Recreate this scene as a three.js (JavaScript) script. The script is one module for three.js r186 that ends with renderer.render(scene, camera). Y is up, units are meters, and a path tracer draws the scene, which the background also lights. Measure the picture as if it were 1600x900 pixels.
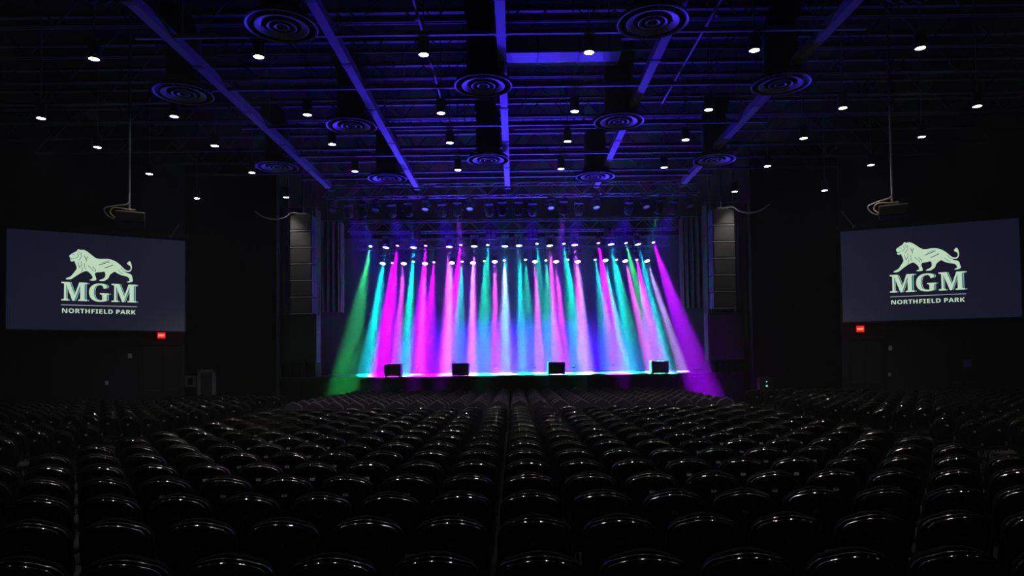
import * as THREE from 'three';
import { RoundedBoxGeometry } from 'three/addons/geometries/RoundedBoxGeometry.js';
import { mergeGeometries, toCreasedNormals } from 'three/addons/utils/BufferGeometryUtils.js';
import { RectAreaLightUniformsLib } from 'three/addons/lights/RectAreaLightUniformsLib.js';

// ---------------------------------------------------------------- camera, haze, exposure
const scene = new THREE.Scene();
scene.background = new THREE.Color(0, 0, 0);
const EYE = 1.93, F = 1070, CX = 800, CY = 533;
const camera = new THREE.PerspectiveCamera(2 * Math.atan(533 / F) * 180 / Math.PI, 1600 / 1066, 0.1, 200);
camera.position.set(0, EYE, 0);
camera.rotation.order = 'YXZ';
camera.rotation.set(Math.atan(32 / F), 0.0037, -0.0115);
camera.setViewOffset(1600, 1066, 0, 0, 1600, 900);
camera.updateMatrixWorld(true);
const renderer = new THREE.WebGLRenderer();
renderer.toneMapping = THREE.LinearToneMapping;
renderer.toneMappingExposure = 1;
renderer.shadowMap.enabled = true;
RectAreaLightUniformsLib.init();
scene.fog = new THREE.FogExp2(0xffffff, 0.0005);      // the stage haze that makes the beams visible

// ---------------------------------------------------------------- helpers
let seed = 11;
const rnd = () => { seed = (seed * 1664525 + 1013904223) >>> 0; return seed / 4294967296; };
const v3 = (x, y, z) => new THREE.Vector3(x, y, z);
// the point at depth d (metres ahead of the camera) on the ray of a photograph pixel
function at(px, py, d) {
  const r = v3((px - CX) / F, (CY - py) / F, -1).applyQuaternion(camera.quaternion);
  return camera.position.clone().addScaledVector(r, d / -r.z);
}
const used = new Map();
function numbered(n) { const k = used.get(n) ?? 0; used.set(n, k + 1); return k ? n + '_' + String(k).padStart(3, '0') : n; }
function tag(o, label, category, group) { o.userData.label = label; o.userData.category = category; if (group) o.userData.group = group; return o; }
function thing(name, label, category, p = v3(0, 0, 0), turn = 0, group) {
  const o = new THREE.Group(); o.name = numbered(name); o.position.copy(p); o.rotation.y = turn; scene.add(o);
  return tag(o, label, category, group);
}
function part(name, geo, mat, parent, label) {
  const m = new THREE.Mesh(geo, mat); m.name = name; m.castShadow = m.receiveShadow = true; parent.add(m);
  if (label) m.userData.label = label;
  return m;
}
function struct(name, geo, mat, label, category = 'wall') {
  const m = part(name, geo, mat, scene); m.userData.kind = 'structure'; return tag(m, label, category);
}
function structGroup(name, label, category, p = v3(0, 0, 0), turn = 0) { const o = thing(name, label, category, p, turn); o.userData.kind = 'structure'; return o; }
const NTH = ['first', 'second', 'third', 'fourth', 'fifth', 'sixth', 'seventh', 'eighth', 'ninth', 'tenth', 'eleventh', 'twelfth', 'thirteenth', 'fourteenth', 'fifteenth', 'sixteenth', 'seventeenth', 'eighteenth', 'nineteenth', 'twentieth', 'twenty-first', 'twenty-second', 'twenty-third', 'twenty-fourth'];
const merge = (l) => mergeGeometries(l.map((g) => { const h = g.index ? g.toNonIndexed() : g.clone(); for (const k of Object.keys(h.attributes)) if (!['position', 'normal', 'uv'].includes(k)) h.deleteAttribute(k); return h; }));
const box = (w, h, d, x = 0, y = 0, z = 0) => new THREE.BoxGeometry(w, h, d).translate(x, y, z);
const rbox = (w, h, d, r, x = 0, y = 0, z = 0, s = 2) => new RoundedBoxGeometry(w, h, d, s, r).translate(x, y, z);
const UP = v3(0, 1, 0);
function rod(a, b, r, seg = 8) {
  const d = b.clone().sub(a), g = new THREE.CylinderGeometry(r, r, d.length(), seg);
  g.applyQuaternion(new THREE.Quaternion().setFromUnitVectors(UP, d.clone().normalize()));
  return g.translate((a.x + b.x) / 2, (a.y + b.y) / 2, (a.z + b.z) / 2);
}
const tube = (pts, r, n = 40, seg = 7) => new THREE.TubeGeometry(new THREE.CatmullRomCurve3(pts), n, r, seg);
function turned(profile, seg = 28) { return new THREE.LatheGeometry(profile.map(([x, y]) => new THREE.Vector2(x, y)), seg); }

// ---------------------------------------------------------------- materials
const lin = (r, g = r, b = r) => new THREE.Color().setRGB(r, g, b);
function noiseTex(n, lo, hi, cells) {
  const d = new Uint8Array(n * n * 4), g = cells.map((c) => { const a = []; for (let i = 0; i < c * c; i++) a.push(rnd()); return a; });
  for (let y = 0; y < n; y++) for (let x = 0; x < n; x++) {
    let s = 0, w = 0;
    cells.forEach((c, k) => {
      const fx = x / n * c, fy = y / n * c, ix = Math.floor(fx), iy = Math.floor(fy), tx = fx - ix, ty = fy - iy, q = (i, j) => g[k][(j % c) * c + (i % c)];
      const v = (q(ix, iy) * (1 - tx) + q(ix + 1, iy) * tx) * (1 - ty) + (q(ix, iy + 1) * (1 - tx) + q(ix + 1, iy + 1) * tx) * ty;
      s += v / (k + 1); w += 1 / (k + 1);
    });
    const v = lo + (hi - lo) * s / w, o = (y * n + x) * 4;
    d[o] = d[o + 1] = d[o + 2] = v; d[o + 3] = 255;
  }
  const t = new THREE.DataTexture(d, n, n); t.wrapS = t.wrapT = THREE.RepeatWrapping; t.magFilter = THREE.LinearFilter; t.needsUpdate = true; return t;
}
const grain = noiseTex(256, 60, 255, [64, 128, 16]), patches = noiseTex(128, 150, 255, [8, 24, 64]);
const std = (c, roughness, o = {}) => new THREE.MeshStandardMaterial({ color: c, roughness, ...o });
const dull = (c, o = {}) => new THREE.MeshPhysicalMaterial({ color: c, roughness: 1, specularIntensity: .08, ...o });   // cloth, carpet and matt paint
const tiled = (t, x, y) => { const c = t.clone(); c.repeat.set(x, y); c.needsUpdate = true; return c; };
const M = {
  carpet: dull(lin(.008, .008, .009), { bumpMap: tiled(grain, 60, 80), bumpScale: .006, map: tiled(patches, 9, 12) }),
  wall: dull(lin(.035, .035, .045), { bumpMap: tiled(grain, 6, 4), bumpScale: .002 }),
  blackWall: dull(lin(.012), { bumpMap: tiled(grain, 6, 4), bumpScale: .002 }),
  deckRoof: dull(lin(.006)), joist: std(lin(.06), .6),
  steel: std(lin(.32), .5), steelDark: std(lin(.14), .55), galvanised: std(lin(.25), .45, { bumpMap: tiled(grain, 2, 1), bumpScale: .001 }),
  pipe: std(lin(.18), .45),
  diffuser: std(lin(.5), .45), ductBlack: std(lin(.012), .7),
  truss: std(lin(.45), .35, { metalness: .5 }),
  fixture: std(lin(.02), .32), fixtureShiny: std(lin(.35), .18, { metalness: .8 }), knob: std(lin(.5), .25, { metalness: .7 }),
  fixtureGrey: std(lin(.22), .4), mirror: std(lin(.75), .3, { metalness: 1 }),
  lensOff: new THREE.MeshPhysicalMaterial({ color: lin(.05), roughness: .06, clearcoat: 1 }),
  chairPlastic: new THREE.MeshPhysicalMaterial({ color: lin(.005), roughness: .12, ior: 1.6 }),
  chairCloth: dull(lin(.003), { bumpMap: tiled(grain, 3, 3), bumpScale: .001 }),
  chairRim: std(lin(.3), .07, { metalness: 1 }),
  chairSeat: dull(lin(.01)), chairLeg: dull(lin(.008)),
  padFabric: dull(lin(.05, .045, .06)), padPiping: std(lin(.09, .08, .09), .7),
  plate: std(lin(.35), .5), plateMark: std(lin(.06), .6),
  stageDeck: new THREE.MeshPhysicalMaterial({ color: lin(.006), roughness: .85, specularIntensity: .4 }), stageSkirt: dull(lin(.012)), monitorBox: std(lin(.02), .5), grille: std(lin(.03), .7),
  drape: dull(lin(.07)), speaker: std(lin(.016, .016, .015), .7, { bumpMap: tiled(grain, 3, 3), bumpScale: .002 }), speakerTrim: std(lin(.2), .4),
  white: std(lin(.55), .6), greyDoor: std(lin(.14), .6, { map: tiled(patches, 1, 2) }), whiteBox: std(lin(.6), .5),
  cable: std(lin(.3), .3), cableYellow: std(lin(.4, .32, .1), .35), screenFrame: std(lin(.01), .7), doorBlack: std(lin(.008), .7),
};

// ---------------------------------------------------------------- the room
const Z = (d) => -d;
const STAGE_Z = 28.4, STAGE_Y = 1.35, ROOF = 10.4, BACK = 40, GRID = EYE + 5.9;
struct('floor', box(52, .3, 46, 0, -.15, -19), M.carpet, 'dark carpeted auditorium floor under the chairs', 'floor');
struct('ceiling', box(52, .3, 46, 0, ROOF + .15, -19), M.deckRoof, 'dark roof deck above the exposed steel joists', 'ceiling');
struct('wall_rear', box(52, ROOF, .3, 0, ROOF / 2, 3.8), M.blackWall, 'black rear wall of the auditorium');
// the two angled side walls carry the screens: corner points of each screen in the photograph
const HS = 3.3;
function screenFrame(tl, tr, br, bl) {
  const dl = F * HS / (bl[1] - tl[1]), dr = F * HS / (br[1] - tr[1]);
  const a = at(...bl, dl), b = at(...br, dr), c = at(...tl, dl), d = at(...tr, dr);
  const y0 = (a.y + b.y) / 2, y1 = (c.y + d.y) / 2, dx = b.x - a.x, dz = b.z - a.z;
  return { p: v3((a.x + b.x) / 2, y0, (a.z + b.z) / 2), w: Math.hypot(dx, dz), h: y1 - y0, turn: Math.atan2(-dz, dx), a, b };
}
const SL = screenFrame([10, 357], [290, 376], [288.5, 517], [9, 515]), SR = screenFrame([1313, 363], [1596, 340], [1597, 494], [1317, 504]);
// a wall slab parallel to a screen, from u0 to u1 metres along it (0 = screen middle), its face `gap` behind the screen
function angledWall(name, S, u0, u1, gap, label, mat) {
  const g = structGroup(name, label, 'wall', v3(S.p.x, 0, S.p.z), S.turn);
  part('wall_slab', box(u1 - u0, ROOF, .3, (u0 + u1) / 2, ROOF / 2, -gap - .15), mat, g);
  return g;
}
const WL = angledWall('wall_left', SL, -11, SL.w / 2 + .03, .32, 'dark blue-black side wall behind the screen beside the white framed door', M.wall);
const WR = angledWall('wall_right', SR, -SR.w / 2 - .03, 11, .32, 'dark blue-black side wall behind the screen above the small blue sign', M.wall);
struct('wall_house_left', box(.3, ROOF, 27, -25, ROOF / 2, -9.6), M.blackWall, 'black outer side wall on the side of the white framed door');
struct('wall_house_right', box(.3, ROOF, 27, 25, ROOF / 2, -9.6), M.blackWall, 'black outer side wall on the side of the small blue sign');
const PW = 27.6;
struct('wall_front_left', box(8, ROOF, .3, -13.6, ROOF / 2, -PW - .15), M.blackWall, 'black wall beside the stage with the white framed door');
struct('wall_front_right', box(8, ROOF, .3, 13.6, ROOF / 2, -PW - .15), M.blackWall, 'black wall beside the stage without a door');
struct('wall_stage_left', box(.3, ROOF, 12.6, -12.3, ROOF / 2, -34), M.blackWall, 'black side wall of the stage house behind the white framed door');
struct('wall_stage_right', box(.3, ROOF, 12.6, 12.3, ROOF / 2, -34), M.blackWall, 'black side wall of the stage house on the blue sign side');
struct('wall_back', box(25, ROOF, .3, 0, ROOF / 2, -BACK - .15), M.blackWall, 'black back wall of the stage behind the light beams');

// ---------------------------------------------------------------- stage
{
  const g = thing('stage', 'raised black stage under the coloured light beams', 'stage', v3(0, 0, -STAGE_Z));
  part('deck', box(20.8, .12, 11.2, 0, STAGE_Y - .06, -5.6), M.stageDeck, g);
  for (let i = 0; i < 17; i++) part('skirt_panel', box(1.2, STAGE_Y - .13, .04, -9.6 + i * 1.2 + (i % 2 ? .004 : -.004), (STAGE_Y - .13) / 2, -.12 - (i % 2) * .012), M.stageSkirt, g);
  part('edge_strip', box(20.8, .05, .03, 0, STAGE_Y - .03, .016), M.stageSkirt, g);
  for (const x of [-9, -4.5, 0, 4.5, 9]) for (const z of [-1.5, -6, -10.5]) part('support_leg', box(.1, STAGE_Y - .12, .1, x, (STAGE_Y - .12) / 2, z), M.steelDark, g);
}
// black stage curtains: a pleated sheet with thickness, hung from a batten
function pleated(w, h, pitch, depth, phase = 0) {
  const s = new THREE.Shape(), n = Math.round(w / pitch * 10), f = [], b = [];
  for (let i = 0; i <= n; i++) { const x = w * i / n, z = depth * Math.sin(phase + x / pitch * 2 * Math.PI + .6 * Math.sin(x * 2.3)); f.push([x, z]); b.unshift([x, z + .02]); }
  [...f, ...b].forEach(([x, z], i) => (i ? s.lineTo(x, z) : s.moveTo(x, z)));
  const g = new THREE.ExtrudeGeometry(s, { depth: h, bevelEnabled: false, steps: 1 });
  return toCreasedNormals(g.rotateX(-Math.PI / 2), .9);
}
function curtain(label, x0, x1, y0, y1, d, ret, group) {
  const g = thing('stage_curtain', label, 'curtain', v3(Math.min(x0, x1), y0, -d), 0, group);
  part('cloth', pleated(Math.abs(x1 - x0), y1 - y0, .28, .07), M.drape, g);
  part('batten', rod(v3(-.1, y1 - y0 + .03, 0), v3(Math.abs(x1 - x0) + .1, y1 - y0 + .03, 0), .03), M.steelDark, g);
  if (ret) { // the onstage end turns upstage
    const c = part('side_return', pleated(.7, y1 - y0, .2, .035), M.drape, g); c.rotation.y = Math.PI / 2; c.position.set(ret > 0 ? Math.abs(x1 - x0) : 0, 0, .03);
  }
  for (const t of [.2, .8]) part('drop_line', rod(v3(Math.abs(x1 - x0) * t, y1 - y0 + .03, 0), v3(Math.abs(x1 - x0) * t, ROOF - y0 - .005, 0), .008, 5), M.steelDark, g);
  return g;
}
const cl1 = at(494, 400, 29.6), cr1 = at(1106, 400, 29.6), cl2 = at(532, 400, 33.4), cr2 = at(1068, 400, 33.4);
curtain('black stage curtain nearest the speaker column on the white framed door side', -11.6, cl1.x, STAGE_Y + .02, 8.7, 29.6, 1);
curtain('black stage curtain nearest the speaker column on the blue sign side', cr1.x, 11.6, STAGE_Y + .02, 8.7, 29.6, -1);
curtain('inner black stage curtain on the white framed door side, behind the outer one', -11.6, cl2.x, 4.45, 8.9, 33.4, 1);
curtain('inner black stage curtain on the blue sign side, behind the outer one', cr2.x, 11.6, 4.45, 8.9, 33.4, -1);
{
  const g = thing('backdrop', 'smooth black backdrop cloth stretched across the back of the stage', 'backdrop', v3(0, STAGE_Y, -39.4));
  part('cloth', box(23.6, 7.7, .02, 0, 3.86, 0), M.drape, g); part('batten', rod(v3(-11.9, 7.74, 0), v3(11.9, 7.74, 0), .03), M.steelDark, g);
}
// masking boxes flown in front of the outer curtains
for (const [s, w] of [[-1, 'white framed door'], [1, 'blue sign']]) {
  const c = s < 0 ? at(470, 530, 28.9) : at(1131, 526, 28.9);
  const g = thing('side_fill_speaker', 'black side speaker box flown before the stage curtain, ' + w + ' side', 'speaker', v3(c.x, c.y - 1, c.z));
  part('cabinet', rbox(1.5, 2, .6, .03, 0, 1, 0), M.speaker, g);
  part('grille', box(1.4, 1.86, .02, 0, 1, .31), M.grille, g);
  for (const x of [-.5, .5]) part('hanging_cable', rod(v3(x, 2, 0), v3(x, ROOF - .005 - c.y + 1, 0), .012), M.cable, g);
}

// ---------------------------------------------------------------- trusses
function truss(label, d, y, x0, x1, s = .5, mat = M.truss) {
  const g = thing('lighting_truss', label, 'truss', v3(0, y, -d)), L = x1 - x0, h = s / 2;
  for (const [a, b] of [[0, h], [0, -h], [s, h], [s, -h]]) part('chord', rod(v3(x0, a, b), v3(x1, a, b), .028), mat, g);
  const lace = [], n = Math.round(L / .5);
  for (let i = 0; i < n; i++) {
    const xa = x0 + L * i / n, xb = x0 + L * (i + 1) / n, up = i % 2;
    for (const z of [h, -h]) lace.push(rod(v3(xa, up ? s : 0, z), v3(xb, up ? 0 : s, z), .012, 5));
    for (const yy of [0, s]) lace.push(rod(v3(xa, yy, up ? h : -h), v3(xb, yy, up ? -h : h), .012, 5));
  }
  part('lacing', merge(lace), mat, g).userData.kind = 'stuff';
  for (const x of [x0 + .4, x0 + L / 3, x0 + L * 2 / 3, x1 - .4]) part('hoist_chain', rod(v3(x, s, 0), v3(x, ROOF - y - .01, 0), .015, 6), M.steelDark, g);
  return g;
}
const D1 = 28.6, D2 = 31.2, D3 = 36;
const y1 = at(800, 306, D1).y, y2 = at(800, 361, D2).y, y3 = at(800, 387, D3).y;
truss('front lighting truss holding the row of unlit moving heads', D1, y1, at(506, 313, D1).x, at(1092, 313, D1).x, .5);
truss('middle lighting truss above the upper row of beam lights', D2, y2, at(545, 371, D2).x, at(1058, 371, D2).x, .5, M.steelDark);
truss('rear lighting truss above the lower row of beam lights', D3, y3, at(560, 396, D3).x, at(1045, 396, D3).x, .5, M.steelDark);

// ---------------------------------------------------------------- moving heads
const headGeo = {};
function heads(r) {
  if (headGeo[r]) return headGeo[r];
  const L = r * 2.3;
  // axis along -y: lens mouth at y = 0, back of the head at y = L
  const body = turned([[r * .86, .0], [r, .0], [r * 1.04, .02], [r * 1.02, L * .35], [r * .96, L * .6], [r * .8, L * .85], [r * .5, L * .98], [0.001, L]], 24);
  const fins = []; for (let i = 0; i < 4; i++) fins.push(new THREE.TorusGeometry(r * (1 - .04 * i), .008, 5, 20).rotateX(Math.PI / 2).translate(0, L * (.5 + .09 * i), 0));
  const lens = new THREE.CircleGeometry(r * .88, 12).rotateX(Math.PI / 2).translate(0, .014, 0);
  const rim = new THREE.TorusGeometry(r * .93, .012, 6, 24).rotateX(Math.PI / 2);
  return (headGeo[r] = { L, body, fins: merge(fins), lens, rim });
}
const glow = new Map();
function lensMat(c, k) {
  const key = c.join() + k;
  if (!glow.has(key)) glow.set(key, new THREE.MeshStandardMaterial({ color: lin(.02), roughness: .2, emissive: lin(...c), emissiveIntensity: k }));
  return glow.get(key);
}
// P = middle of the lens, dir = where it points, clampY = underside of the truss it hangs from
function movingHead(label, group, P, dir, r, clampY, bodyMat, lens, D) {
  const d = dir.clone().normalize(), G = heads(r), pivot = P.clone().addScaledVector(d, -G.L * .55);
  const g = thing('moving_head_light', label, 'stage light', v3(pivot.x, clampY, pivot.z), 0, group);
  const o = (p) => p.clone().sub(g.position), pv = o(pivot);
  const side = v3(-d.z, 0, d.x); if (side.length() < .05) side.set(1, 0, 0); side.normalize();
  const by = Math.min(pv.y + r * 1.55, -.16);
  const base = rbox(r * 2.1, .09, r * 1.7, .02); base.rotateY(Math.atan2(-side.z, side.x)); base.translate(pv.x, by + .045, pv.z);
  part('base', base, bodyMat, g);
  const bz = -D - g.position.z; // a bar across the two lower chords of the truss, and the stem down to the base
  part('clamp', merge([rod(v3(0, -.035, bz - .29), v3(0, -.035, bz + .29), .018, 6), rod(v3(0, -.035, THREE.MathUtils.clamp(0, bz - .28, bz + .28)), v3(0, by + .085, 0), .018, 6)]), M.steelDark, g);
  const yoke = [];
  for (const s of [-1, 1]) {
    const e = pv.clone().addScaledVector(side, s * (r * 1.04 + .03)), t = v3(e.x, by, e.z);
    yoke.push(rod(e, t, .022, 6));
    part('tilt_knob', rod(e.clone().addScaledVector(side, s * .015), e.clone().addScaledVector(side, s * .045), .026, 10), M.knob, g);
  }
  yoke.push(rod(pv.clone().addScaledVector(side, -(r * 1.04 + .03)).setY(by), pv.clone().addScaledVector(side, r * 1.04 + .03).setY(by), .022, 6));
  part('yoke', merge(yoke), bodyMat, g);
  const q = new THREE.Quaternion().setFromUnitVectors(v3(0, -1, 0), d), pl = o(P);
  const put = (m, parent = g) => { if (parent === g) { m.quaternion.copy(q); m.position.copy(pl); } return m; };
  const head = put(part('head', G.body, bodyMat, g));
  put(part('cooling_fins', G.fins, bodyMat, head), head);
  put(part('lens_rim', G.rim, M.steelDark, head), head);
  put(part('lens', G.lens, lens ?? M.lensOff, head), head);
  return { g, d, pl };
}
function beam(h, color, I, angle, soft, pen = .5) {
  const l = new THREE.SpotLight(lin(...color), I, 0, angle, pen, 2);
  l.name = 'beam_lamp'; l.castShadow = true; l.shadow.radius = soft;
  l.position.copy(h.pl).addScaledVector(h.d, .03); l.target.position.copy(h.pl).addScaledVector(h.d, 5);
  h.g.add(l, l.target);
}
const C = {
  green: { beam: [.02, .62, .12], lens: [.6, 1, .7], word: 'green' },
  teal: { beam: [0, .55, .55], lens: [.75, 1, .95], word: 'teal' },
  magenta: { beam: [.36, 0, 1], lens: [1, .35, 1], word: 'magenta' },
  lavender: { beam: [.48, .32, .9], lens: [.95, .95, 1], word: 'lavender' },
  aqua: { beam: [0, .52, .3], lens: [.65, 1, .85], word: 'green' },
  pink: { beam: [.8, .07, .9], lens: [1, .9, 1], word: 'pink' },
};
const K = { g: 'green', a: 'aqua', t: 'teal', m: 'magenta', l: 'lavender', p: 'pink' };
// [lens px, lens py, S(mall) or L(arge), colour, px where the beam reaches the stage front line]
const TOP = [[579, 385, 'S', 'g', 541], [603, 387, 'L', 't', 577], [621, 384, 'S', 'm', 600], [646, 387, 'L', 't', 632], [665, 384, 'S', 'm', 651], [702, 386, 'L', 'p', 693], [720, 383, 'S', 'm', 694],
  [741, 385, 'L', 'p', 737], [762, 383, 'S', 'a', 757], [789, 385, 'L', 't', 790], [811, 384, 'L', 't', 816], [839, 381, 'S', 'a', 856], [859, 384, 'L', 'p', 872], [881, 381, 'S', 'a', 903], [898, 383, 'L', 'p', 912],
  [935, 380, 'S', 'm', 968], [955, 382, 'L', 't', 988], [978, 380, 'S', 'g', 1030], [997, 382, 'L', 't', 1046], [1021, 379, 'S', 'm', 1089]];
const LOW = [[598, 412, 'L', 't', 568], [613, 411, 'S', 'm', 594], [631, 412, 'L', 'p', 617], [646, 409, 'S', 'a', 630], [664, 412, 'L', 'p', 655], [678, 410, 'S', 'm', 664], [706, 411, 'L', 'l', 698], [722, 409, 'S', 't', 713],
  [739, 411, 'L', 'l', 736], [757, 408, 'S', 'a', 753], [773, 409, 'L', 'p', 775], [788, 407, 'S', 'l', 790], [821, 406, 'S', 'a', 832], [836, 409, 'L', 'p', 844], [853, 407, 'S', 'a', 866], [869, 409, 'L', 'p', 884], [887, 406, 'S', 't', 908],
  [903, 409, 'L', 'l', 921], [930, 406, 'S', 't', 956], [946, 407, 'L', 't', 978], [963, 406, 'S', 'a', 996], [977, 408, 'L', 'p', 1018], [995, 406, 'S', 'm', 1031], [1011, 408, 'L', 'l', 1067]];
const KS = { g: 300000, a: 290000, t: 340000, m: 1000000, l: 380000, p: 480000 }, KL = { t: 1050000, l: 760000, p: 900000 };
for (const [row, D, cy, zs, zl, name] of [[TOP, D2, y2, 28.9, 30.2, 'middle'], [LOW, D3, y3, 32.5, 33.2, 'rear']]) row.forEach(([px, py, size, c, bx], i) => {
  const small = size === 'S', P = at(px, py, D), zt = small ? (bx < 560 || bx > 1080 ? 27.4 : zs) : zl, T = at(bx, 585 - .0115 * (bx - 804), zt), k = C[K[c]];
  const h = movingHead(`${small ? 'small' : 'large'} moving head with ${k.word} beam, ${NTH[i]} from the white-door end of the ${name} truss`, `${small ? 'small' : 'large'} ${k.word} beam lights on the ${name} truss`,
    P, T.sub(P), small ? .09 : .17, cy, M.fixture, lensMat(k.lens, small ? 5 : 4), D);
  if (small) beam(h, k.beam, KS[c] * (bx > 1080 ? .6 : 1), .1, 2, .6); else beam(h, k.beam, KL[c] * 1.2, .052, 4.5, .35);
});
// front truss: three kinds of heads in turn
const HA = [519, 586, 664, 734, 861, 932, 1010, 1078], HB = [547, 614, 692, 765, 832, 904, 981, 1050], HC = [568, 639, 715, 785, 810, 880, 1028];
const yFix = (px, y) => y - .0115 * (px - 804);
HA.forEach((px, i) => movingHead(`bright metal moving head on the front truss, ${NTH[i]} of its kind from the white-door end`, 'bright bodied heads on the front truss', at(px, yFix(px, 326), D1), v3((px - 800) / 1400, -.93, .37), .15, y1, M.fixtureShiny, M.mirror, D1));
HB.forEach((px, i) => {
  const h = movingHead(`grey barrel moving head on the front truss, ${NTH[i]} of its kind from the white-door end`, 'barrel heads on the front truss', at(px, yFix(px, 335), D1), v3((800 - px) / 1100, -.7, -.71), .16, y1, M.fixtureGrey, lensMat([.1, .06, 1], .8), D1);
  beam(h, [.05, .002, 1], 4200, .5, 4, .7);
});
HC.forEach((px, i) => {
  const violet = px === 715 || px === 880, green = px === 785 || px === 810 || px === 1028;
  const h = movingHead(`round black moving head on the front truss, ${NTH[i]} of its kind from the white-door end`, `${violet ? 'violet' : green ? 'green' : 'blue'} ring yoke heads on the front truss`,
    at(px, yFix(px, 334), D1), v3((800 - px) / 2500, -.8, -.6), .17, y1, M.fixture, lensMat(violet ? [.4, .2, 1] : green ? [.1, .6, .3] : [.1, .2, 1], 1), D1);
  beam(h, violet ? [.2, .03, 1] : green ? [.02, .3, .25] : [.03, .06, 1], violet ? 38000 : 14000, .13, 4, .6);
});
// blue wash lights standing on the deck along the backdrop, tilted up over the house
for (let i = 0; i < 6; i++) {
  const x = -5.5 + i * 2.2, g = thing('floor_wash_light', `small blue wash light before the backdrop, ${NTH[i]} from the white-door side`, 'stage light', v3(x, STAGE_Y, -38.4), 0, 'blue wash lights along the backdrop');
  const d = v3(-x / 40, .45, .9).normalize(), q = new THREE.Quaternion().setFromUnitVectors(v3(0, -1, 0), d), G = heads(.11);
  part('base', rbox(.3, .06, .24, .015, 0, .03, 0), M.fixture, g);
  part('yoke', merge([rod(v3(-.15, .05, 0), v3(-.15, .28, 0), .014, 6), rod(v3(.15, .05, 0), v3(.15, .28, 0), .014, 6)]), M.fixture, g);
  const h = part('head', G.body, M.fixture, g), p = v3(0, .28, 0).addScaledVector(d, .13); h.quaternion.copy(q); h.position.copy(p);
  part('lens', G.lens, lensMat([.05, .04, 1], .8), h);
  beam({ g, d, pl: p }, [.05, .015, 1], 310, .5, 5, .6);
}
// four-lamp blinders and small two-by-two lights on the trusses
function blinder(px, py, d, s, label, group, cy) {
  const p = at(px, py, d), g = thing('blinder_light', label, 'stage light', v3(p.x, p.y, p.z), 0, group);
  part('housing', rbox(s * 1.1, s * 1.1, .16, .02), M.doorBlack, g);
  for (const a of [-1, 1]) for (const b of [-1, 1]) part('lamp_bowl', turned([[.001, 0], [s * .13, .012], [s * .21, .05], [s * .22, .06], [s * .2, .06]], 18).rotateX(Math.PI / 2).translate(a * s * .26, b * s * .26, .085), M.fixtureGrey, g);
  part('hook', rod(v3(0, 0, -.07), v3(0, cy - p.y, -.12), .02, 6), M.steelDark, g);
}
[649, 767, 832, 952].forEach((px, i) => blinder(px, yFix(px, 366), D2 - .36, .42, `square four-lamp blinder on the middle truss, ${NTH[i]} from the white-door end`, 'blinders on the middle truss', y2));
[612, 722, 886, 993].forEach((px, i) => blinder(px, yFix(px, 392), D3 - .36, .36, `square four-lamp blinder on the rear truss, ${NTH[i]} from the white-door end`, 'blinders on the rear truss', y3));

// ---------------------------------------------------------------- stage monitors
[[615, 'teal and magenta beams'], [720, 'pink beam and the dark gap'], [869, 'wide pink beam'], [1030, 'lavender beam at the stage end']].forEach(([px, by]) => {
  const p = at(px, 588, STAGE_Z + .35), g = thing('stage_monitor', `black box monitor speaker at the stage edge before the ${by}`, 'speaker', v3(p.x, STAGE_Y, p.z), (rnd() - .5) * .1, 'monitor speakers along the stage edge');
  part('cabinet', rbox(.7, .5, .55, .02, 0, .29, 0), M.monitorBox, g);
  part('grille', box(.62, .42, .012, 0, .29, -.281), M.grille, g);
  part('rear_panel', box(.5, .3, .012, 0, .27, .279), M.grille, g);
  for (const x of [-.29, .29]) for (const z of [-.2, .2]) part('foot', box(.06, .042, .06, x, .021, z), M.fixture, g);
});

// ---------------------------------------------------------------- ceiling grid, joists, ducts, pipes
{
  const g = structGroup('ceiling_grid', 'suspended steel ceiling grid of long bars and cross bars', 'ceiling grid', v3(0, GRID, 0));
  const xs = [-309, -17, 270, -589, 546].map((q) => q / 561 * 5.9), bays = [4.9, 7.3, 9.75, 12.2, 14.6, 17.0, 19.4, 21.8];
  for (const x of xs) {
    part('main_bar', merge([box(.17, .02, 20.5, x, 0, -12.6), box(.02, .16, 20.5, x - .075, .09, -12.6), box(.02, .16, 20.5, x + .075, .09, -12.6)]), M.steel, g);
    for (let k = 0; k < 9; k++) part('splice_plate', box(.2, .012, .12, x, -.014, -3.6 - k * 2.44), M.steelDark, g);
  }
  for (const d of bays) {
    part('cross_bar', merge([box(13.2, .045, .06, -.2, .03, -d), box(13.2, .05, .012, -.2, .075, -d)]), M.steel, g);
    for (const x of xs) part('bar_clip', box(.22, .07, .12, x, .03, -d), M.steelDark, g);
  }
  for (const x of xs) for (let k = 0; k < 5; k++) part('hanger_rod', rod(v3(x, 0, -3.5 - k * 4.6), v3(x, ROOF - GRID, -3.5 - k * 4.6), .01, 5), M.steelDark, g);
}
for (let k = 0; k < 14; k++) {
  const d = 7.1 + k * 1.42, g = structGroup('roof_joist', 'exposed open-web steel roof joist above the ceiling grid', 'joist', v3(0, 9.1, -d)); g.userData.group = 'roof joists';
  for (const z of [-.045, .045]) part('bottom_chord', box(32, .05, .045, 0, 0, z), M.joist, g);
  part('top_chord', box(32, .06, .12, 0, .95, 0), M.joist, g);
  const web = []; for (let i = 0; i < 40; i++) { const xa = -16 + i * .8; web.push(rod(v3(xa, i % 2 ? .93 : .02, 0), v3(xa + .8, i % 2 ? .02 : .93, 0), .014, 5)); }
  part('web', merge(web), M.joist, g).userData.kind = 'stuff';
}
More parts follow.
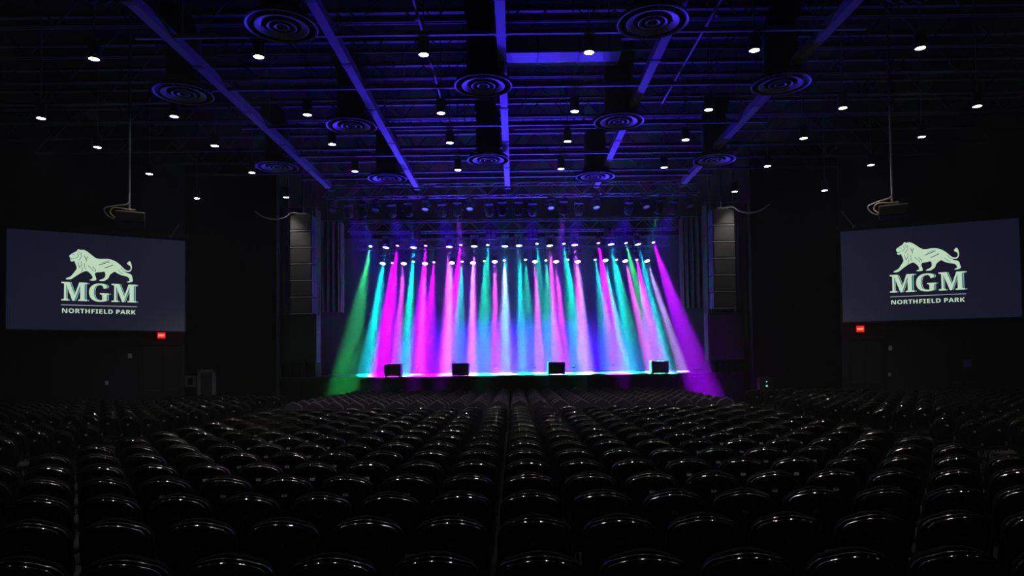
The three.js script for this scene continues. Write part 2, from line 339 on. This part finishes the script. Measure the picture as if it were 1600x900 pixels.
{
  // the wide rectangular duct between the joists
  const a = at(776, 94, 14.65), b = at(968, 90, 14.65), w = b.x - a.x, g = thing('air_duct', 'wide flat rectangular sheet metal duct above the grid', 'duct', v3((a.x + b.x) / 2, a.y, -14.65));
  for (let i = 0; i < 3; i++) part('duct_section', box(w / 3 - .01, .36, .68, -w / 3 + i * w / 3, .18, 0), M.galvanised, g);
  for (let i = 1; i < 3; i++) part('seam_flange', box(.03, .39, .71, -w / 2 + i * w / 3, .18, 0), M.steelDark, g);
  for (const x of [-w * .4, w * .4]) part('hanger_strap', box(.03, ROOF - a.y, .01, x, (ROOF - a.y) / 2, .36), M.steelDark, g);
}
for (const [p0, p1, py, d, w] of [[612, 746, 200, 17.9, 'under the purple lit diffusers beside the long middle bar'], [803, 932, 198, 17.9, 'running to the diffuser nearest the right-angled duct elbow']]) {
  const a = at(p0, py, d), b = at(p1, py, d), g = thing('spiral_duct', 'thin ribbed round duct ' + (p0 < 700 ? 'on the white box side of the middle bar' : 'on the flat duct side of the middle bar'), 'duct', v3((a.x + b.x) / 2, a.y, a.z));
  const L = b.x - a.x; part('pipe', rod(v3(-L / 2, 0, 0), v3(L / 2, 0, 0), .075, 14), M.galvanised, g);
  for (let i = 0; i < 16; i++) part('rib', new THREE.TorusGeometry(.077, .008, 5, 14).rotateY(Math.PI / 2).translate(-L / 2 + (i + .5) * L / 16, 0, 0), M.galvanised, g);
  for (const x of [-L * .35, L * .35]) part('hanger_rod', rod(v3(x, 0, 0), v3(x, ROOF - a.y, 0), .008, 5), M.steelDark, g);
}
for (const [x, w] of [[-1.88, 'beside the small white box'], [4.1, 'passing near the flat duct'], [-7.3, 'over the outermost long bar']]) {
  const g = thing('sprinkler_pipe', 'thin sprinkler pipe with heads under the roof ' + w, 'pipe', v3(x, EYE + 7.0, 0));
  part('pipe', rod(v3(0, 0, -5), v3(0, 0, -18.5), .03), M.pipe, g);
  for (const d of [7.4, 10.4, 13.4, 16.4]) part('sprinkler_head', merge([rod(v3(0, 0, -d), v3(0, -.16, -d), .014, 6), turned([[.001, -.2], [.05, -.19], [.02, -.16]], 10).translate(0, 0, -d)]), M.knob, g);
  for (const d of [6, 12, 18]) part('hanger_rod', rod(v3(0, 0, -d), v3(0, ROOF - EYE - 7, -d), .008, 5), M.steelDark, g);
}
{
  const p = at(729, 113, 15.6), g = thing('junction_box', 'small white box hanging from a strut above the ceiling grid', 'junction box', p);
  part('cover', rbox(.13, .13, .08, .01), M.whiteBox, g);
  part('conduit', rod(v3(.06, .06, 0), v3(.06, ROOF - p.y, 0), .014, 6), M.pipe, g);
}
// round ceiling diffusers: nested cones under a pan and a black neck duct
const DH = GRID - .22;
const ringGeo = [[.60, .555, .012], [.445, .325, .035], [.25, .205, .012], [.13, .085, .01]].map(([ro, ri, h]) => turned([[ro, 0], [ro - .012, -.006], [ri, h], [ri + .012, h + .008], [ro, 0]], 40));
const panGeo = turned([[.6, .02], [.56, .1], [.36, .22], [.36, .3]], 36), neckGeo = new THREE.CylinderGeometry(.34, .34, 1.0, 26).translate(0, .8, 0);
const elbowGeo = new THREE.TorusGeometry(.36, .3, 14, 12, Math.PI / 2);
const DIFF = [[440, 43, 5, -1], [1020, 36, 5, 1], [755, 135, 4, 0], [1220, 133, 4, 1], [287, 148, 4, -1], [549, 198, 3, -1], [967, 191, 3, 1], [763, 251, 2, 0], [1116, 251, 2, 1], [433, 262, 2, -1], [605, 280, 1, -1], [930, 277, 1, 1]];
for (const [px, py, row, at0] of DIFF) {
  const r = at(px, py, 1).sub(camera.position), p = camera.position.clone().addScaledVector(r, (DH - EYE) / r.y), g = thing('ceiling_diffuser', `round ringed ceiling air diffuser, ${NTH[row - 1]} row from the stage, ${['white-door side', 'in the middle', 'blue-sign side'][at0 + 1]}`, 'air diffuser', v3(p.x, DH, p.z), 0, 'round ceiling diffusers');
  ringGeo.forEach((q) => part('ring', q, M.diffuser, g));
  part('pan', panGeo, M.ductBlack, g); part('neck_duct', neckGeo, M.ductBlack, g);
  const s = p.x < 0 ? 1 : -1, e = part('elbow_duct', elbowGeo, M.ductBlack, g); e.rotation.y = s > 0 ? 0 : Math.PI; e.position.set(s * -.36 + s * .36 * 0, 1.3, 0);
  part('spoke', merge([rod(v3(-.58, .03, 0), v3(.58, .03, 0), .008, 5), rod(v3(0, .03, -.58), v3(0, .03, .58), .008, 5)]), M.steelDark, g);
}
// cylinder downlights in the bays of the grid
const canGeo = turned([[.088, 0], [.1, 0], [.104, .01], [.104, .3], [.09, .32], [.001, .32]], 20), discGeo = new THREE.CircleGeometry(.09, 10).rotateX(Math.PI / 2).translate(0, .008, 0);
const discMat = new THREE.MeshStandardMaterial({ color: lin(.3), roughness: .4, emissive: lin(1, .97, .95), emissiveIntensity: 40 });
const LH = EYE + 5.62, downlights = [];
for (const d of [4.7, 7.3, 9.85, 12.35, 15.3, 17.4, 19.9, 22.9]) for (let i = -5; i <= 5; i++) {
  const x = -.1 + i * 3.02 - 1.5;
  if (Math.abs(x) > 11.5) continue;
  if (d > 22 && Math.abs(x) < 7) continue;
  downlights.push([x, d]);
}
for (const [x, d] of downlights) {
  const row = [...new Set(downlights.map((q) => q[1]))].sort((a, b) => b - a).indexOf(d), col = downlights.filter((q) => q[1] === d && q[0] < x).length;
  const g = thing('downlight', `small bright cylinder downlight, ${NTH[row]} row from the stage, ${NTH[col]} from the white-door side`, 'downlight', v3(x, LH, -d), 0, 'cylinder downlights in the ceiling');
  part('housing', canGeo, M.fixture, g); part('light_face', discGeo, discMat, g);
  part('stem', rod(v3(0, .32, 0), v3(0, ROOF - LH, 0), .012, 6), M.steelDark, g);
  const l = new THREE.SpotLight(lin(1, .95, .9), 24, 0, .7, .75, 2); l.name = 'downlight_lamp'; l.castShadow = true; l.shadow.radius = 4.2;
  l.position.set(0, -.02, 0); l.target.position.set(0, -3, 0); g.add(l, l.target);
}

// ---------------------------------------------------------------- screens
function screenPicture() {
  const W = 1600, H = 1000, c = document.createElement('canvas'); c.width = W; c.height = H;
  const x = c.getContext('2d'); x.fillStyle = '#111229'; x.fillRect(0, 0, W, H);
  const PALE = '#cfeecd', BLUE = '#2f7f93';
  const lion = '324,246 329,231 348,205 366,189 369,179 377,159 384,175 401,166 421,178 444,209 460,232 475,250 501,255 532,247 564,254 590,274 612,305 625,328 638,351 655,365 665,359 672,344 672,319 665,305 652,296 651,281 664,258 671,263 677,294 680,323 677,353 668,374 652,378 636,368 647,387 672,395 681,417 682,442 687,461 685,476 671,487 650,488 652,478 665,471 666,458 659,434 647,423 623,417 596,399 580,376 565,397 551,417 548,442 539,464 528,473 523,483 492,485 493,475 513,459 523,449 528,424 524,381 502,392 474,397 468,409 470,433 476,457 476,476 471,484 438,484 441,474 456,464 454,440 445,416 430,393 420,385 394,406 374,431 354,457 337,482 310,484 307,477 322,459 334,454 349,419 362,385 369,365 364,332 359,313 354,285 341,301 334,289 329,278 335,268'
    .split(' ').map((p) => p.split(',').map(Number)).map(([u, v]) => [u * W / 1000, v * H / 1000]);
  x.beginPath();
  lion.forEach((p, i) => { const q = lion[(i + 1) % lion.length], m = [(p[0] + q[0]) / 2, (p[1] + q[1]) / 2]; i ? x.quadraticCurveTo(p[0], p[1], m[0], m[1]) : x.moveTo(m[0], m[1]); });
  x.closePath(); x.fillStyle = PALE; x.fill();
  // ink lines of the mane, face, flank and paws
  x.strokeStyle = '#27465c'; x.lineCap = 'round';
  const ink = (w, ...pts) => { x.lineWidth = w; x.beginPath(); const P = pts.map(([u, v]) => [u * W, v * H]); x.moveTo(...P[0]); x.quadraticCurveTo(P[1][0], P[1][1], P[2][0], P[2][1]); x.stroke(); };
  ink(4, [.345, .225], [.352, .222], [.356, .229]); ink(5, [.333, .27], [.345, .275], [.35, .262]); ink(3, [.376, .19], [.388, .2], [.386, .225]); ink(4, [.37, .21], [.385, .24], [.36, .26]);
  ink(4, [.392, .2], [.4, .24], [.378, .28]); ink(5, [.41, .23], [.414, .26], [.42, .27]); ink(5, [.428, .235], [.418, .26], [.42, .29]); ink(4, [.392, .29], [.4, .33], [.382, .35]); ink(4, [.375, .3], [.376, .33], [.385, .36]);
  ink(4, [.41, .31], [.408, .36], [.418, .37]); ink(4, [.398, .35], [.4, .37], [.394, .4]); ink(4, [.43, .33], [.45, .36], [.462, .385]); ink(5, [.455, .34], [.472, .36], [.472, .385]);
  ink(7, [.492, .318], [.53, .29], [.548, .28]); ink(7, [.524, .345], [.55, .33], [.568, .31]); ink(4, [.6, .36], [.61, .385], [.63, .4]); ink(4, [.615, .335], [.625, .36], [.64, .375]);
  ink(3, [.502, .3], [.525, .275], [.55, .268]);
  // the big letters: a shifted dark blue-green copy inside a pale face gives the inline
  const word = (t, u0, u1, v0, v1, font, fill, dx = 0) => {
    x.save(); x.font = font; const m = x.measureText(t), asc = m.actualBoundingBoxAscent, wid = m.actualBoundingBoxRight + m.actualBoundingBoxLeft;
    x.translate(u0 * W + dx, v1 * H); x.scale((u1 - u0) * W / wid, (v1 - v0) * H / asc); x.translate(m.actualBoundingBoxLeft, 0); x.fillStyle = fill; x.fillText(t, 0, 0); x.restore();
  };
  const big = 'bold 240px serif';
  for (const [t, u0, u1, v0] of [['M', .286, .432, .508], ['G', .437, .553, .51], ['M', .563, .711, .508]]) { word(t, u0, u1, v0, .7, big, PALE, 9); word(t, u0, u1, v0, .7, big, '#16324a', 5); word(t, u0, u1, v0, .7, big, BLUE, 3); word(t, u0, u1 - .004, v0, .7, big, PALE, -2); }
  x.fillStyle = '#a9b4b8'; x.fillRect(.285 * W, .741 * H, .425 * W, 7);
  word('NORTHFIELD PARK', .29, .703, .779, .826, 'bold 60px sans-serif', PALE);
  x.fillStyle = '#9fd3d8'; x.beginPath(); x.arc(.706 * W, .517 * H, 9, 0, 7); x.fill();
  const t = new THREE.CanvasTexture(c); t.colorSpace = THREE.SRGBColorSpace; t.magFilter = THREE.LinearFilter; return t;
}
const picture = screenPicture();
const screenMat = new THREE.MeshStandardMaterial({ color: lin(.2), roughness: .9, emissive: lin(1), emissiveMap: picture, emissiveIntensity: .78 });
for (const [S, label] of [[SL, 'projection screen with lion emblem and lettering, next to the white framed door'], [SR, 'projection screen with lion emblem and lettering, above the small blue sign']]) {
  const g = thing('projection_screen', label, 'screen', S.p.clone(), S.turn);
  part('screen_surface', new THREE.PlaneGeometry(S.w, S.h).translate(0, S.h / 2, .012), screenMat, g, 'dark blue projected picture with pale lion and letters');
  part('backing', box(S.w + .02, S.h + .02, .02, 0, S.h / 2, -.005), M.screenFrame, g);
  part('roller_case', rbox(S.w + .25, .2, .2, .03, 0, S.h + .16, -.04), M.screenFrame, g);
  part('bottom_bar', box(S.w + .02, .05, .05, 0, -.03, 0), M.screenFrame, g);
  for (const s of [-1, 1]) part('side_border', box(.06, S.h, .03, s * (S.w / 2 + .035), S.h / 2, 0), M.screenFrame, g);
  for (const s of [-1, 1]) part('wall_bracket', box(.08, .12, .3, s * (S.w / 2 - .3), S.h + .16, -.2), M.steelDark, g);
  const l = new THREE.RectAreaLight(lin(.25, .3, .6), .05, S.w, S.h); l.name = 'screen_glow'; l.position.set(0, S.h / 2, .03); l.rotation.y = Math.PI; g.add(l);
}
// projectors on ceiling poles
function projector(label, px, top, y0, y1, d, s, yellow) {
  const a = at(px, top, d), b = at(px + 2, (y0 + y1) / 2, d), g = thing('projector', label, 'projector', v3(a.x, b.y, a.z), s * .5);
  part('body', rbox(.58, .24, .5, .03, .02, -.05, 0), M.doorBlack, g);
  part('lens_barrel', rod(v3(.1 * -s, -.05, -.25), v3(.1 * -s, -.05, -.36), .07, 16), M.fixture, g);
  part('mount_plate', box(.3, .03, .3, 0, .1, 0), M.steelDark, g);
  part('pole', rod(v3(0, .1, 0), v3(0, ROOF - b.y, 0), .022, 10), M.steelDark, g);
  part('cable_loop', tube([v3(0, .5, .04), v3(-.03, .27, .06), v3(-.25, .2, .08), v3(-.48 * 1, .1, .1), v3(-.4, -.05, .12), v3(-.28, -.12, .2)], .012), M.cable, g);
  part('cable_loop', tube([v3(.12, .14, .1), v3(0, .12, .15), v3(-.3, .13, .16), v3(-.36, .02, .18), v3(-.27, -.1, .26)], .012), yellow ? M.cableYellow : M.cable, g);
}
projector('black projector with looping cables on a pole, facing the screen by the white door', 203, 155, 326, 350, 15.1, 1, true);
projector('black projector with yellow cable on a pole, facing the screen above the blue sign', 1389, 140, 315, 340, 15.1, -1, true);
// braces above the screens
for (const [S, a, b, w] of [[SL, [267, 370], [280, 350], 'next to the white framed door'], [SR, [1334, 354], [1315, 330], 'above the small blue sign']]) {
  const d0 = -S.b.z, d = S === SL ? -SL.b.z - .3 : -SR.a.z - .3, p = at(...a, d), q = at(...b, d), g = thing('screen_brace', 'thin diagonal metal brace over the screen ' + w, 'brace', p);
  part('brace_rod', rod(v3(0, 0, 0), q.clone().sub(p), .02), M.pipe, g); part('brace_foot', box(.08, .06, .08, 0, 0, 0), M.pipe, g);
}

// ---------------------------------------------------------------- doors, exit signs, wall boxes
const along = (S, px, py) => { // a point of the photograph on the wall plane of a screen, in that wall's own axes
  const n = v3(Math.sin(S.turn), 0, Math.cos(S.turn)), o = v3(S.p.x, 0, S.p.z).addScaledVector(n, -.32), r = at(px, py, 1).sub(camera.position);
  const t = o.clone().sub(camera.position).dot(n) / r.dot(n), w = camera.position.clone().addScaledVector(r, t).sub(v3(S.p.x, 0, S.p.z));
  return { u: w.x * Math.cos(S.turn) - w.z * Math.sin(S.turn), y: w.y };
};
function exitTexture() {
  const c = document.createElement('canvas'); c.width = 224; c.height = 192; const x = c.getContext('2d');
  x.fillStyle = '#d8140a'; x.fillRect(0, 0, 256, 192); x.fillStyle = '#ffd2b0'; x.font = 'bold 84px sans-serif'; x.textAlign = 'center'; x.textBaseline = 'middle'; x.fillText('EXIT', 112, 100);
  const t = new THREE.CanvasTexture(c); t.colorSpace = THREE.SRGBColorSpace; return t;
}
const exitMat = new THREE.MeshStandardMaterial({ color: lin(.05, .01, .01), emissive: lin(1), emissiveMap: exitTexture(), emissiveIntensity: 1.15, roughness: .5 });
const wallPoint = (S, u, y, out) => v3(S.p.x + u * Math.cos(S.turn) + out * Math.sin(S.turn), y, S.p.z - u * Math.sin(S.turn) + out * Math.cos(S.turn));
function exitSign(S, px, py, label) {
  const q = along(S, px, py), g = thing('exit_sign', label, 'exit sign', wallPoint(S, q.u, q.y, -.32), S.turn);
  part('case', rbox(.29, .27, .07, .01, 0, 0, .04), M.fixture, g);
  part('lit_face', new THREE.PlaneGeometry(.26, .23).translate(0, 0, .0765), exitMat, g, 'red glowing panel reading EXIT');
  const l = new THREE.PointLight(lin(1, .05, .02), .12); l.name = 'exit_glow'; l.castShadow = true; l.shadow.radius = 3; l.position.set(0, 0, .16); g.add(l);
}
exitSign(SL, 252, 524, 'red glowing exit sign over the door next to the white framed door');
exitSign(SR, 1344, 514, 'red glowing exit sign over the door on the blue sign side');
function darkDoor(n, S, px0, px1, py, label) {
  const a = along(S, px0, py), b = along(S, px1, py), w = b.u - a.u, y = (a.y + b.y) / 2, g = structGroup('door_' + n, label, 'door', wallPoint(S, (a.u + b.u) / 2, 0, -.32), S.turn);
  for (const s of [-1, 1]) { const l = part('door_leaf', box(w / 2 - .03, y - .06, .05, s * w / 4, (y - .06) / 2 + .01, .03), M.doorBlack, g); part('push_bar', box(w / 2 - .2, .05, .05, s * w / 4, 1.02, .08), M.fixture, l); }
  part('door_frame', merge([box(.1, y, .08, -w / 2 - .05, y / 2, .045), box(.1, y, .08, w / 2 + .05, y / 2, .045), box(w + .2, .1, .08, 0, y + .05, .045)]), M.doorBlack, g);
}
darkDoor(1, SL, 223, 283, 539, 'black double door under the exit sign next to the white framed door');
darkDoor(2, SR, 1326, 1376, 530, 'black double door under the exit sign on the blue sign side');
darkDoor(3, SR, 1484, 1524, 534, 'black doorway with the small blue sign');
for (const [S, px, py, w, h, label] of [[SL, 203, 556, .12, .16, 'small pale wall box higher up beside the black door, near the white framed door'], [SL, 167, 598, .1, .14, 'small pale wall switch just above the chairs, near the white framed door'],
  [SR, 1391, 544, .11, .16, 'small pale wall box higher up beside the black door, blue sign side'], [SR, 1390, 585, .08, .12, 'small pale wall switch just above the chairs, blue sign side']]) {
  const q = along(S, px, py), g = thing('wall_box', label, 'wall box', wallPoint(S, q.u, q.y, -.32), S.turn);
  part('cover', rbox(w, h, .05, .008, 0, 0, .027), M.whiteBox, g); part('button', box(w * .4, h * .25, .012, 0, 0, .057), M.white, g);
}
{
  const q = along(SR, 1510, 568), g = thing('wall_sign', 'small blue sign in the black doorway under the screen', 'sign', wallPoint(SR, q.u, q.y, -.21), SR.turn);
  part('panel', rbox(.24, .22, .02, .005, 0, 0, .012), std(lin(.12, .1, .55), .5), g);
}
{ // the white framed door and the white framed box on the wall beside the stage
  const a = at(310, 613, PW), b = at(338, 577, PW), w = b.x - a.x, y = b.y, g = structGroup('door_4', 'grey door in a wide white frame on the black wall beside the stage', 'door', v3((a.x + b.x) / 2, 0, -PW));
  part('door_frame', merge([box(.12, y, .1, -w / 2 + .06, y / 2, .06), box(.12, y, .1, w / 2 - .06, y / 2, .06), box(w, .13, .1, 0, y - .065, .06)]), M.white, g);
  const l = part('door_leaf', box(w - .24, y - .14, .05, 0, (y - .14) / 2, .03), M.greyDoor, g); part('handle', rod(v3(w / 2 - .18, .95, .06), v3(w / 2 - .18, 1.07, .06), .014), M.knob, l);
  const c = at(298, 596, PW - .02), f = thing('framed_wall_panel', 'small dark panel in a white square frame beside the white framed door', 'panel', v3(c.x, c.y, -PW));
  part('frame', merge([box(.42, .09, .06, 0, .19, .035), box(.42, .09, .06, 0, -.19, .035), box(.09, .3, .06, -.165, 0, .035), box(.09, .3, .06, .165, 0, .035)]), M.white, f);
  part('panel', box(.26, .3, .02, 0, 0, .012), M.doorBlack, f);
}
// ---------------------------------------------------------------- speaker columns hung before the stage
for (const [x0, x1, top, w] of [[453, 487, 335, 'white framed door'], [1113, 1147, 326, 'blue sign']]) {
  const d = 23.35, a = at(x0, top, d), b = at(x1, top, d), W = b.x - a.x, ch = .57, n = 6, g = thing('line_array_speaker', `tall hung column of grey speaker cabinets, ${w} side of the stage`, 'speaker', v3((a.x + b.x) / 2, a.y - n * ch, -d));
  for (let i = 0; i < n; i++) {
    const c = part('cabinet', rbox(W, ch - .03, .6, .02, 0, (i + .5) * ch, -.3), M.speaker, g);
    part('grille', box(W - .06, ch - .09, .015, 0, (i + .5) * ch, .008), M.speaker, c);
    part('trim_strip', box(W + .01, .025, .02, 0, i * ch, .005), M.speakerTrim, g);
  }
  part('rigging_frame', merge([box(W * .5, .05, .5, 0, n * ch + .03, -.28), rod(v3(0, n * ch, -.3), v3(0, ROOF - (a.y - n * ch), -.3), .015, 6)]), M.steelDark, g);
  const s = x0 < 800 ? -1 : 1, e = s * W / 2;
  part('cable', tube([v3(e * .3, n * ch + .06, -.1), v3(e * .9, n * ch + .02, .05), v3(e + s * .12, n * ch - .1, .06), v3(e + s * .5, n * ch - .17, .02), v3(e + s * .9, n * ch - .08, 0), v3(e + s * 1.25, n * ch + .15, -.1)], .02), M.cable, g);
}
// loops of cable hanging under the roof at the top of the view
for (const [px, py, w] of [[150, 2, 'beyond the projector by the white framed door'], [1402, 2, 'beyond the projector above the blue sign']]) {
  const p = at(px, py, 10.9), g = thing('cable_bundle', 'bundle of hanging cable loops under the roof ' + w, 'cable', p);
  [[-.12, .12], [.1, .2], [.3, .12]].forEach(([x, dr]) => part('cable_strand', tube([v3(x - .1, ROOF - p.y - .005, 0), v3(x - .12, .5, 0), v3(x - .1, .15, 0), v3(x, -dr * .3, .02), v3(x + .16, -.02, .03), v3(x + .3, .6, .02), v3(x + .3, ROOF - p.y - .005, 0)], .013), M.cable, g));
}

{
  const p = at(1195, 600, 26.6), g = thing('equipment_box', 'black equipment box with two teal indicator lights beside the stage', 'equipment box', v3(p.x, 0, p.z));
  part('cabinet', rbox(.5, p.y + .25, .4, .02, 0, (p.y + .25) / 2, 0), M.doorBlack, g);
  for (const dy of [-.07, .1]) part('indicator_light', new THREE.CircleGeometry(dy < 0 ? .04 : .03, 10).translate(0, p.y + dy, .203), lensMat([.2, 1, .9], .7), g);
}
// ---------------------------------------------------------------- chairs
function rounded(w, h, r, crown) { // an upright panel outline, bottom edge at y = 0
  const s = new THREE.Shape(), a = w / 2, n = 14;
  s.moveTo(-a + .04, 0); s.lineTo(a - .04, 0); s.quadraticCurveTo(a, 0, a, .04);
  for (let i = 1; i <= 3; i++) s.lineTo(a, .04 + (h - crown - r - .04) * i / 3);
  s.quadraticCurveTo(a, h - crown, a - r, h - crown + r * .18);
  for (let i = 1; i < n; i++) { const t = i / n, x = (a - r) * (1 - 2 * t); s.lineTo(x, h - crown + r * .18 + (crown - r * .18) * (1 - (x / (a - r)) ** 2)); }
  s.lineTo(-a + r, h - crown + r * .18);
  s.quadraticCurveTo(-a, h - crown, -a, h - crown - r);
  for (let i = 2; i >= 1; i--) s.lineTo(-a, .04 + (h - crown - r - .04) * i / 3);
  s.lineTo(-a, .04); s.quadraticCurveTo(-a, 0, -a + .04, 0);
  return s;
}
function panel(w, h, r, crown, depth, bevel, y0, z0, bend, lean) {
  const g = new THREE.ExtrudeGeometry(rounded(w - 2 * bevel, h - 2 * bevel, r, crown), { depth, bevelEnabled: true, bevelThickness: bevel, bevelSize: bevel, bevelSegments: 3, curveSegments: 4 });
  const p = g.attributes.position;
  for (let i = 0; i < p.count; i++) { const x = p.getX(i), y = p.getY(i) + bevel; p.setXYZ(i, x, y0 + y, z0 + p.getZ(i) - bend * x * x + lean * y); }
  g.computeVertexNormals();
  return toCreasedNormals(g, .75);
}
const TOPY = .9;
const chairGeo = {
  shell: panel(.5, .44, .1, .045, .008, .007, TOPY - .44, .2, .55, .16),
  rim: (() => { // a rounded bead along the top of the shell's back
    const q = []; for (let i = 0; i <= 16; i++) { const x = -.205 + .41 * i / 16, y = TOPY - .03 - .05 * (x / .205) ** 2 - (Math.abs(x) > .18 ? .02 : 0); q.push(v3(x, y, .2 + .16 * (y - TOPY + .44) + .022 - .55 * x * x)); }
    return new THREE.TubeGeometry(new THREE.CatmullRomCurve3(q), 22, .011, 9);
  })(),
  cushion: panel(.47, .41, .1, .045, .02, .014, TOPY - .395, .158, .55, .16),
  seat: new RoundedBoxGeometry(.46, .07, .44, 2, .03).translate(0, .44, -.02),
  leg: (s) => merge([tube([v3(s * .2, .02, .27), v3(s * .2, .2, .23), v3(s * .2, .44, .19)], .012, 6, 6), tube([v3(s * .2, .02, -.24), v3(s * .2, .24, -.2), v3(s * .2, .41, -.1)], .012, 6, 6), rod(v3(s * .2, .02, -.24), v3(s * .2, .02, .27), .012, 6), rod(v3(s * .2, .42, .19), v3(s * .2, TOPY - .3, .22), .012, 6)]),
  plate: box(.046, .024, .004), mark: merge([box(.012, .013, .002, -.009, 0, .003), box(.012, .013, .002, .008, 0, .003)]),
};
chairGeo.legs = [chairGeo.leg(-1), chairGeo.leg(1)];
{ // the number plate lies on the back of the shell, leaning with it
  const y = TOPY - .17, z = .2 + .16 * .27 + .006 + .011 * 2 - .008;
  for (const k of ['plate', 'mark']) chairGeo[k].rotateX(-.16).translate(0, y, z);
}
function makeChair() {
  const o = new THREE.Group();
  part('back_shell', chairGeo.shell, M.chairPlastic, o); part('back_rim', chairGeo.rim, M.chairRim, o, 'polished rim bead'); part('back_cushion', chairGeo.cushion, M.chairCloth, o); part('seat', chairGeo.seat, M.chairSeat, o);
  for (const g of chairGeo.legs) part('leg_frame', g, M.chairLeg, o);
  part('plate_mark', chairGeo.mark, M.plateMark, part('number_plate', chairGeo.plate, M.plate, o, 'small pale seat number plate'));
  return o;
}
const padGeo = {
  back: panel(.5, .5, .16, .07, .05, .022, TOPY + .0 - .5, .15, .3, .14),
  piping: null, seat: new RoundedBoxGeometry(.5, .1, .46, 2, .04).translate(0, .43, -.03),
};
function makePadded() {
  const o = new THREE.Group();
  part('padded_back', padGeo.back, M.padFabric, o); part('padded_seat', padGeo.seat, M.padFabric, o);
  for (const g of chairGeo.legs) part('leg_frame', g, M.chairLeg, o);
  return o;
}
const protoChair = makeChair(), protoPad = makePadded();
function place(proto, name, x, z, turn, label, group) {
  const o = proto.clone(); o.name = numbered(name); o.position.set(x, 0, z); o.rotation.y = turn; scene.add(o); tag(o, label, 'chair', group);
}
const rest = [];
for (let r = 0; r < 15; r++) for (let k = -10; k < 10; k++) {
  const d = 3.95 + .87 * (14 - r), x = .12 + .56 * k, n = NTH[r];
  if (Math.abs(x) > .76 * d + .25) { rest.push([x, -d, 0]); continue; }
  place(protoChair, 'glossy_chair', x, -d + (rnd() - .5) * .02, (rnd() - .5) * .03, `glossy black chair, ${NTH[k + 10]} column from the white-door aisle, ${n} row behind padded chairs`, `glossy chairs, ${n} row behind the padded chairs`);
}
for (let r = 0; r < 10; r++) for (let k = -11; k < 11; k++) {
  const d = 18.9 + .86 * r, x = .12 + .56 * k, n = NTH[9 - r];
  place(protoPad, 'padded_chair', x, -d, (rnd() - .5) * .03, `dark padded chair, ${NTH[k + 11]} column from the white-door aisle, ${n} row from the stage`, `padded chairs, ${n} row from the stage`);
}
// the two side blocks turn towards the stage
const side = [];
for (const s of [-1, 1]) {
  const th = 20 * Math.PI / 180, ax = -s * Math.sin(th), az = Math.cos(th), bx = Math.cos(th), bz = s * Math.sin(th), S = s < 0 ? SL : SR;
  for (let i = -30; i < 34; i++) for (let j = -30; j < 30; j++) {
    const x = s * 10.5 + i * .9 * ax + j * .56 * bx, d = 15.28 + i * .9 * az + j * .56 * bz;
    if (s * x < 7.15 || s * x > 17 || d < 7 || d > 25.2 || (i + 60) % 8 === 3) continue;
    const n = v3(Math.sin(S.turn), 0, Math.cos(S.turn));
    if (v3(x - S.p.x, 0, -d - S.p.z).dot(n) < 1.3) continue;
    if (s * x < 7.15 + Math.max(0, d - 21) * .28) continue;
    side.push([x, -d, -s * -th * 1, s]);
  }
}
const inView = ([x, z]) => Math.abs(x) < .75 * -z + .1;
const shown = side.filter(inView).sort((a, b) => b[1] - a[1]);
for (const [x, z, t, s] of shown.slice(0, 40)) place(protoChair, 'glossy_chair', x, z, t, `glossy black chair in the angled side block on the ${s < 0 ? 'white framed door' : 'blue sign'} side`, `nearest chairs of the ${s < 0 ? 'white framed door' : 'blue sign'} side block`);
for (const q of [...shown.slice(40), ...side.filter((q) => !inView(q))]) rest.push(q);
{
  const parts = [chairGeo.shell, chairGeo.rim, chairGeo.cushion, chairGeo.seat, merge(chairGeo.legs), merge([chairGeo.plate])].map((g) => { const h = g.index ? g.toNonIndexed() : g.clone(); for (const k of Object.keys(h.attributes)) if (!['position', 'normal', 'uv'].includes(k)) h.deleteAttribute(k); return h; });
  const im = new THREE.InstancedMesh(mergeGeometries(parts, true), [M.chairPlastic, M.chairRim, M.chairCloth, M.chairSeat, M.chairLeg, M.plate], rest.length), m = new THREE.Object3D();
  rest.forEach(([x, z, t], i) => { m.position.set(x, 0, z); m.rotation.y = t; m.updateMatrix(); im.setMatrixAt(i, m.matrix); });
  im.name = 'side_block_chairs'; im.userData.kind = 'stuff'; im.castShadow = im.receiveShadow = true; tag(im, 'far rows of glossy black chairs in the two side blocks', 'chairs'); scene.add(im);
}
renderer.render(scene, camera);
